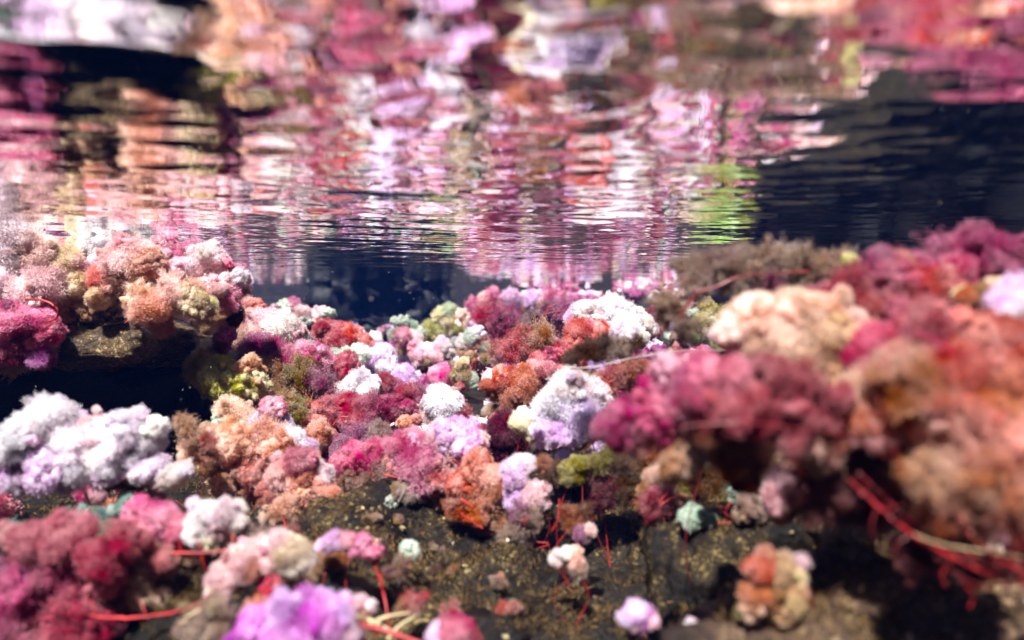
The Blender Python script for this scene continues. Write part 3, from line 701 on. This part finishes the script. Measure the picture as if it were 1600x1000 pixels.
for i, (w_, pts_) in enumerate((
    (5.5, [(1325, 748, .350), (1372, 792, .345), (1425, 835, .342), (1490, 872, .342), (1570, 905, .347), (1650, 925, .352)]),
    (4.5, [(1340, 738, .352), (1400, 794, .348), (1462, 842, .345), (1545, 884, .345), (1640, 908, .35)]),
    (3.2, [(1392, 690, .350), (1420, 760, .346), (1470, 830, .342), (1540, 880, .342), (1630, 905, .346)]),
    (3.0, [(1350, 768, .352), (1398, 815, .350), (1450, 852, .348), (1500, 880, .346), (1580, 898, .348)]),
    (2.6, [(1440, 840, .345), (1490, 858, .342), (1560, 882, .342), (1650, 912, .346)]),
    (2.6, [(1462, 870, .342), (1500, 900, .340), (1545, 918, .340), (1605, 905, .344)]),
    (3.0, [(1480, 770, .335), (1520, 840, .333), (1580, 885, .335), (1650, 915, .34)]),
    (2.4, [(1548, 790, .328), (1575, 830, .328), (1615, 872, .332), (1660, 900, .337)]),
    (2.2, [(1425, 800, .345), (1445, 838, .344), (1485, 868, .343), (1550, 905, .345)]),
    (2.2, [(1500, 905, .345), (1520, 930, .345), (1515, 950, .346)]),
    (1.8, [(1372, 792, .345), (1362, 818, .344), (1366, 842, .345)]),
    (1.8, [(1425, 835, .342), (1402, 850, .342), (1396, 872, .343)]),
    (1.8, [(1490, 872, .342), (1472, 896, .342), (1478, 918, .343)]),
    (1.8, [(1400, 794, .348), (1432, 776, .346), (1448, 748, .345)]),
    (1.8, [(1462, 842, .345), (1500, 820, .343), (1512, 790, .342)]),
    (2.2, [(1580, 885, .335), (1592, 850, .333), (1590, 810, .332)]))):
    FAN.append((DR if i % 3 else RS, w_, pts_))
FAN.append((ST, 2.2, [(1430, 835, .336), (1470, 850, .335), (1540, 862, .338), (1600, 872, .342)]))
FAN_REF[0] = FAN
plant("bundle of forking red stems with a dark red flap at lower right", .36, "1430,858,20,D;1442,880,18,D;1420,900,10,D;1415,870,14,D", stalks=0, stems=FAN)
plant("dark red brown leafy mass behind the red stems at lower right", .43, "1270,735,26,D;1300,770,30,A;1340,790,30,N;1390,790,30,A;1430,800,26,D;1480,840,24,N;1540,850,26,D;1360,755,26,C;1420,760,30,A;1590,860,26,D;1290,800,16,C;1480,780,28,A;1330,740,24,C", kind='w', stalks=0)
plant("dark brown leafy scrub in the shade under the hot pink plant", .74, "1000,735,20,N;1030,715,18,A;1100,745,20,N;1130,765,20,O;1140,735,18,A;1190,735,20,N;1200,765,18,D;1110,775,14,O;1160,715,16,T;985,775,14,A;1075,760,14,O;1205,800,14,N;1130,795,12,N", kind='w', stalks=1)
plant("small mauve pink puff among the red stems", .40, "1540,826,17,Q;1525,832,12,P;1556,840,13,Q;1552,852,11,K;1535,852,10,K", stalks=0)

# straw lying at the foot of the pink cap stalk: loose dead stalks
for i, (lab, poly) in enumerate((
    ("long pale straw lying left of the pink cap's stalk foot", [(552, 960, .50), (580, 970, .495), (615, 988, .49), (640, 1002, .485)]),
    ("yellow straw leaning right from the stalk foot", [(606, 1000, .485), (622, 980, .49), (650, 962, .495)]),
    ("short yellow straw lying over the other straws at bottom", [(560, 985, .485), (600, 965, .49), (640, 958, .50)]),
    ("pale straw lying across the black crevice at bottom right", [(1035, 1000, .44), (1090, 985, .445), (1150, 962, .455)]),
    ("thin straw under the lavender ball in the crevice", [(1130, 990, .44), (1170, 975, .445), (1200, 950, .45)]))):
    pts = [at(*p) for p in poly]
    V, F = tube([p - pts[0] for p in curve(pts, 6)], .0016, .0009)
    o = mesh_obj("straw", V, F, M_STRAW); o.location = pts[0]
    tag(o, lab, "straw")
V, F = tube([p for p in curve([at(560, 975, .47) - at(560, 975, .47), at(600, 985, .47) - at(560, 975, .47), at(670, 1010, .46) - at(560, 975, .47)], 6)], .002, .0016)
o = mesh_obj("root", V, F, M_RED); o.location = at(560, 975, .47)
tag(o, "thick red root lying on the rock at bottom beside the straws", "root")

# ------------------------------------------------------------------ plants that fill the bed between those
def screen(p):
    a = (p.x, p.y * CP - p.z * SP, p.y * SP + p.z * CP)
    return 800 + FPX * a[0] / a[1], 500 - FPX * a[2] / a[1]

ZONES = {'left': "PpETWRCTRI", 'mid': "WGLKTRMQCLITWN", 'right': "pRSCPMTCIR"}
WORD = dict(W="white", L="lavender", P="pale pink", p="pink", H="hot pink", M="magenta", R="rose", C="crimson", S="salmon", E="peach", T="tan", K="cream", G="mint", Q="mauve", I="dusky pink", N="dark brown", U="taupe")
def short(lab):
    """the first words of a label, cut before it starts saying where"""
    w = lab.split()
    for i, x in enumerate(w):
        if i >= 2 and (x in ("on", "at", "in", "with", "below", "under", "behind", "right", "left", "beside", "between", "above", "before", "hanging", "over", "along", "cut", "of", "wrapping", "filling", "touching", "and", "just", "to", "near", "across", "around", "low") and x != "and"):
            return " ".join(w[:i])
    return " ".join(w[:6])
TAKEN = set()
def beside(u, v, d, word):
    for b in sorted(SHORT, key=lambda q: (q[0] - u) ** 2 + ((q[1] - v) * 1.5) ** 2 + ((q[2] - d) * 120) ** 2):
        du, dv = u - b[0], v - b[1]
        if abs(du) > abs(dv) * 1.3: rel = "right of" if du > 0 else "left of"
        else: rel = "in front of" if dv > 0 else "behind"
        lab = "low %s plant %s the %s" % (word, rel, short(b[3]))
        if lab not in TAKEN: break
    TAKEN.add(lab)
    return lab

def in_dark(x, y):
    if y > .95 and y < 3.3 and x > .66 - (y - .95) * .03: return True      # foot of the black rock wall
    if x < -.45 and .75 < y < 1.85: return True                             # hollow under the slab
    if y > 3.1 and abs(x + .80) < .50: return True                          # before the cave
    if -.42 < x < .62 and y < (.86 if x < .1 else .95): return True         # bare rock in front
    return False

made = 0; tries = 0
rr = random.Random(77)
while made < 200 and tries < 30000:
    tries += 1
    y = .62 + 2.3 * rr.random() ** .8
    x = rr.uniform(-.82, .86) * y + rr.uniform(-.15, .15)
    if in_dark(x, y): continue
    if any((x - a) ** 2 + (y - b) ** 2 < .075 ** 2 for a, b in ROOTS): continue
    R = rr.choice((.018, .026, .034, .042, .056)) * rr.uniform(.9, 1.15) * (1 if y < 1.45 else .78)
    z = ground_z(x, y, .06)
    if z > .03: continue
    top = Vector((x, y, z + R * 1.6)); u, v = screen(top); pr = R * 1.3 * FPX / y
    if any(d > y + .02 and (u - a) ** 2 + (v - b) ** 2 < (pr + r * .6) ** 2 for a, b, r, d in HAND): continue
    pal = ZONES['right' if x > .16 * y + .15 and y < 2.0 else ('left' if x < -.12 * y and y < 1.8 else 'mid')]
    q = int((noise.noise((x * 3.2, y * 2.4, 21.0)) * .9 + .5) * len(pal)) % len(pal)
    c = pal[q] if rr.random() < .65 else rr.choice(pal)
    c2 = pal[(q + 1) % len(pal)]
    root = root_at(Vector((x, y, z)), beside(u, v, y, WORD[c]), "low plants filling the riverbed")
    ROOTS.append((x, y))
    form = rr.random()
    if form < .36:                       # open branching plant: forked stems with a small bead of leaves on each tip
        SV, SF = [], []
        for k in range(rr.randint(4, 6)):
            a = rr.uniform(0, 6.28); sp = rr.uniform(.3, 1.0)
            tip = Vector((math.cos(a) * R * sp * 1.1, math.sin(a) * R * sp * 1.1, R * rr.uniform(1.0, 1.9)))
            fork = tip * .55 + Vector((rr.uniform(-.2, .2) * R, rr.uniform(-.2, .2) * R, 0))
            ends = [tip, fork + (tip - fork).normalized() * R * .4 + Vector((rr.uniform(-.4, .4), rr.uniform(-.4, .4), rr.uniform(.1, .4))) * R, fork + Vector((rr.uniform(-.5, .5), rr.uniform(-.5, .5), rr.uniform(.2, .5))) * R]
            for e_, pts in enumerate(([Vector((0, 0, -.005)), fork, ends[0]], [fork, ends[1]], [fork, ends[2]])):
                V, F = tube(curve(pts, 4), .0011 if e_ == 0 else .0008, .0006, 5)
                o_ = len(SV); SV += V; SF += [tuple(q + o_ for q in f) for f in F]
            for q in ends:
                if rr.random() < .85:
                    tuft(root, Vector((x, y, z)) + q, R * rr.uniform(.16, .34), tint(c if rr.random() < .8 else c2, rr, .18), rr, rr.random() < .3)
        mesh_obj("stem", SV, SF, M_RED if rr.random() < .5 else M_DKRED, root)
        for k in range(2):
            a = rr.uniform(0, 6.28)
            tuft(root, Vector((x + math.cos(a) * R * .6, y + math.sin(a) * R * .6, z + R * .3)), R * rr.uniform(.35, .5), tint(rr.choice("TNUOA"), rr, .18), rr, True)
    else:
        wild = rr.random() < .3
        for k in range(rr.randint(3, 9)):
            a = rr.uniform(0, 6.28); q = R * rr.random() ** .5 * 1.1
            p = Vector((x + math.cos(a) * q, y + math.sin(a) * q * .8, z + R * rr.uniform(.3, 1.4)))
            low = p.z < z + R * .6
            tuft(root, p, R * rr.uniform(.28, .66), tint(rr.choice("TNUIA") if low and rr.random() < .6 else (c if rr.random() < .75 else c2), rr, .18), rr, wild or low and rr.random() < .5)
        for k in range(2):
            a = rr.uniform(0, 6.28)
            tip = Vector((math.cos(a) * R * .6, math.sin(a) * R * .6, R * 1.4))
            V, F = tube(curve([Vector((0, 0, -.005)), tip * .5 + Vector((.004, 0, 0)), tip], 4), .0014, .0009, 5)
            mesh_obj("stem", V, F, M_RED, root)
    made += 1

# low brown and peach plants between the front clumps at lower left, and a few on the bare rock
n_, t_ = 0, 0
while n_ < 34 and t_ < 4000:
    t_ += 1
    front = n_ < 24
    u0, v0 = (rr.uniform(150, 540), rr.uniform(770, 990)) if front else (rr.uniform(560, 1040), rr.uniform(800, 930))
    y = .245 * FPX / (v0 - HORIZON); x = (u0 - 800) / FPX * y
    z = ground_z(x, y, -.10)
    R = rr.uniform(.014, .022) if front else rr.uniform(.006, .010)
    top = Vector((x, y, z + R)); u, v = screen(top)
    if any((x - a) ** 2 + (y - b) ** 2 < (.03 if front else .045) ** 2 for a, b in ROOTS): continue
    if any(d > y + .015 and (u - a) ** 2 + (v - b) ** 2 < (R * FPX / y * .9 + r * .5) ** 2 for a, b, r, d in HAND): continue
    c = rr.choice("TTIEKUNTR" if front else "TNUINA".replace("A", "T")); c2 = rr.choice("TNUIE")
    root = root_at(Vector((x, y, z)), beside(u, v, y, WORD[c]), "low plants among the front clumps")
    ROOTS.append((x, y))
    for k in range(6 if front else 4):
        a = rr.uniform(0, 6.28); q = R * 1.1 * rr.random() ** .5
        tuft(root, Vector((x + math.cos(a) * q, y + math.sin(a) * q, z + R * rr.uniform(.2, 1.1))), R * rr.uniform(.4, .7), tint(c if rr.random() < .6 else c2, rr, .2), rr, rr.random() < (.35 if front else .7))
    if front:
        a = rr.uniform(0, 6.28); tip = Vector((math.cos(a) * R * 1.2, math.sin(a) * R * .6, R * 1.5))
        V, F = tube(curve([Vector((0, 0, -.004)), tip * .5 + Vector((.003, 0, .002)), tip], 4), .0010, .0006, 5)
        mesh_obj("stem", V, F, M_DKRED, root)
    n_ += 1

# plants on the back of the slab: seen in the water's mirror
for i, (x, y) in enumerate(((-.56, 1.20), (-.64, 1.33), (-.74, 1.18), (-.83, 1.30), (-.95, 1.20), (-1.06, 1.33), (-1.16, 1.20), (-.72, 1.46), (-.91, 1.46), (-1.12, 1.48), (-.58, 1.44), (-1.27, 1.36), (-.86, 1.10), (-1.02, 1.10), (-.66, 1.08), (-.76, 1.05), (-.94, 1.02), (-1.14, 1.06))):
    z = ground_z(x, y, WATER_Z)
    R = rr.uniform(.032, .045)
    u, v = screen(Vector((x, y, z)))
    c = rr.choice("PPWpEPWR"); c2 = rr.choice("PWpE")
    root = root_at(Vector((x, y, z)), beside(u, v, y, WORD[c]), "low plants on the back of the rock slab")
    for k in range(7):
        a = rr.uniform(0, 6.28); q = R * 1.3 * rr.random() ** .5
        p = Vector((x + math.cos(a) * q, y + math.sin(a) * q, min(z + R * rr.uniform(.2, .9), WATER_Z - R * .6)))
        tuft(root, p, R * rr.uniform(.5, .75), tint(c if rr.random() < .7 else c2, rr, .18), rr, False)

# plants on the bank behind the right foreground, seen mostly in the water's mirror
for i in range(20):
    y = rr.uniform(.56, .95); x = rr.uniform(.50, .80) * y + .10
    z = ground_z(x, y, .03)
    R = rr.uniform(.030, .045)
    u, v = screen(Vector((x, y, z)))
    c = rr.choice("RMHpSCpP"); c2 = rr.choice("RpST")
    root = root_at(Vector((x, y, z)), beside(u, v, y, WORD[c]), "low plants on the right bank")
    for k in range(7):
        a = rr.uniform(0, 6.28); q = R * 1.3 * rr.random() ** .5
        tuft(root, Vector((x + math.cos(a) * q, y + math.sin(a) * q, z + R * rr.uniform(.2, 1.3))), R * rr.uniform(.5, .75), tint(c if rr.random() < .7 else c2, rr, .18), rr, rr.random() < .2)

# the bed beyond, where plants run together: one mass
def carpet():
    r = np.random.default_rng(9)
    shapes = [puff_shape(ICO2[0], np.random.default_rng(300 + i), cells=30, grains=0, a1=.16) for i in range(8)]
    F0 = ICO2[1]
    AV, AF, AC = [], [], []
    n0 = 0; cnt = 0
    pal = [("W", .14), ("P", .08), ("p", .08), ("L", .18), ("T", .10), ("C", .08), ("M", .10), ("U", .08), ("G", .06), ("Q", .14)]
    keys = [k for k, _ in pal]; w = np.array([q for _, q in pal]); w /= w.sum()
    while cnt < 2500:
        y = 1.0 + 4.8 * r.random() ** .75
        x = r.uniform(-.95, .98) * y + r.uniform(-.3, .3)
        if in_dark(x, y): continue
        z = ground_z(x, y, .09)
        if z > .085 or (y < 2.2 and z > -.08): continue
        if noise.noise((x * 2.6, y * 1.5, 11.0)) < -.06: continue          # bare dark gaps
        R = r.uniform(.014, .036)
        S = shapes[r.integers(8)]
        zz = min(z + R * r.uniform(.2, 1.0), WATER_Z - R * .9)
        u, v = screen(Vector((x, y, zz)))
        if y < 2.2 and any(d > y and (u - a) ** 2 + (v - b) ** 2 < (q * .8 + R * FPX / y) ** 2 for a, b, q, d in HAND): continue
        A = Euler(tuple(r.uniform(0, 6.28, 3))).to_matrix()
        V = S @ np.array(A) * R + np.array([x, y, zz])
        D = V - np.array([x, y, zz]); D /= np.linalg.norm(D, axis=1)[:, None]
        idx = r.integers(0, len(V), 130)
        NV, NF = needles(V[idx], D[idx], R * .16, R * .025, r, .8)
        # colour follows slowly changing patches of the bed
        g = noise.noise((x * 1.3, y * 1.3, 4.0))
        k = keys[r.choice(len(keys), p=w)] if r.random() < .6 else ("Q" if g > .15 else "M" if g < -.15 else "L" if abs(g) < .06 else "P")
        c = np.array(PAL[k]) * r.uniform(.85, 1.12)
        AV += [V, NV]; AF += (F0 + n0).tolist() + (NF + n0 + len(V)).tolist()
        AC.append(np.repeat(np.append(np.clip(c, 0, .9), 1)[None], len(V) + len(NV), 0))
        n0 += len(V) + len(NV); cnt += 1
    o = mesh_obj("plant_carpet", np.concatenate(AV).tolist(), AF, M_CARPET)
    at_ = o.data.color_attributes.new("tint", 'FLOAT_COLOR', 'POINT')
    at_.data.foreach_set("color", np.concatenate(AC).astype(np.float32).ravel())
    tag(o, kind='stuff')
carpet()

# ------------------------------------------------------------------ gravel and fine algae on the rocks
def gravel():
    r = random.Random(3)
    m, nt, out = new_mat("gravel")
    g = N(nt, "ShaderNodeNewGeometry")
    rp = N(nt, "ShaderNodeValToRGB"); e = rp.color_ramp.elements
    e[0].position = 0; e[0].color = (.02, .018, .014, 1); e[1].position = .97; e[1].color = (.66, .58, .40, 1)
    for pos, c in ((.45, (.05, .04, .022, 1)), (.8, (.15, .115, .05, 1)), (.93, (.36, .29, .14, 1))):
        q = e.new(pos); q.color = c
    b = N(nt, "ShaderNodeBsdfPrincipled"); b.inputs["Roughness"].default_value = .45
    nt.links.new(g.outputs["Random Per Island"], rp.inputs[0]); nt.links.new(rp.outputs[0], b.inputs["Base Color"]); nt.links.new(b.outputs[0], out.inputs[0])
    V0, F0 = ICO1
    AV, AF = [], []
    n = 0
    for i in range(9000):
        y = .38 + 1.0 * r.random() ** 1.2
        x = r.uniform(-.75, .75) * y
        cl = noise.noise((x * 9, y * 9, 2))
        if cl < r.uniform(-.15, .5): continue
        z = ground_z(x, y, -.12)
        s = .0005 + .0042 * r.random() ** 5
        A = np.array(Euler((r.uniform(0, 6), r.uniform(0, 6), r.uniform(0, 6))).to_matrix())
        V = (V0 * np.array([1, r.uniform(.6, 1), r.uniform(.45, .8)]) * (1 + .25 * rng.normal(size=(len(V0), 1)))) @ A * s + np.array([x, y, z + s * .35])
        AV.append(V); AF += (F0 + n).tolist(); n += len(V)
    o = mesh_obj("gravel", np.concatenate(AV).tolist(), AF, m, smooth=False)
    tag(o, kind='stuff')
gravel()

def algae():
    r = np.random.default_rng(21)
    m, nt, out = new_mat("algae_fuzz")
    g = N(nt, "ShaderNodeNewGeometry")
    rp = N(nt, "ShaderNodeValToRGB"); e = rp.color_ramp.elements
    e[0].color = (.012, .009, .005, 1); e[1].color = (.15, .09, .035, 1)
    d = N(nt, "ShaderNodeBsdfDiffuse")
    nt.links.new(g.outputs["Random Per Island"], rp.inputs[0]); nt.links.new(rp.outputs[0], d.inputs[0]); nt.links.new(d.outputs[0], out.inputs[0])
    P = []
    while len(P) < 60000:
        cy = .36 + r.random() ** 1.4 * .9; cx = r.uniform(-.78, .78) * cy
        if noise.noise((cx * 7, cy * 7, 8)) < r.uniform(-.3, .3): continue
        z = ground_z(cx, cy, -.12)
        for k in range(26):
            P.append((cx + r.normal() * .006, cy + r.normal() * .006, z + r.uniform(-.001, .003)))
    P = np.array(P)
    V, F = needles(P, np.repeat([[0, 0, 1.]], len(P), 0), .0055, .00045, r, 1.0)
    o = mesh_obj("algae", V.tolist(), F.tolist(), m)
    tag(o, kind='stuff')
algae()

# ------------------------------------------------------------------ the water's own veil of blue
def haze():
    bm = bmesh.new()
    bmesh.ops.create_cube(bm, size=1)
    me = bpy.data.meshes.new("haze"); bm.to_mesh(me); bm.free()
    o = bpy.data.objects.new("haze", me)
    o.scale = (36, 36, 3.3); o.location = (0, 0, -.05)
    m, nt, out = new_mat("haze")
    v = N(nt, "ShaderNodeVolumePrincipled")
    v.inputs["Color"].default_value = (.02, .16, .90, 1)
    v.inputs["Density"].default_value = .010
    nt.links.new(v.outputs[0], out.inputs["Volume"])
    me.materials.append(m)
    COL.objects.link(o)
    tag(o, kind='stuff')
haze()

def silt():
    """pale specks of silt drifting in the water"""
    r = random.Random(31)
    m, nt, out = new_mat("silt")
    d = N(nt, "ShaderNodeBsdfDiffuse"); d.inputs[0].default_value = (.55, .5, .42, 1)
    nt.links.new(d.outputs[0], out.inputs[0])
    V0, F0 = ICO1
    AV, AF = [], []
    for i in range(260):
        y = r.uniform(.45, 3.0)
        p = np.array([r.uniform(-.75, .75) * y, y, r.uniform(-.18, WATER_Z - .02)])
        AF += (F0 + len(AV) * len(V0)).tolist()
        AV.append(V0 * np.array([1, r.uniform(.5, 1), r.uniform(.4, 1)]) * r.uniform(.0003, .0009) * (.6 + y * .4) + p)
    tag(mesh_obj("silt", np.concatenate(AV).tolist(), AF, m), kind='stuff')
silt()
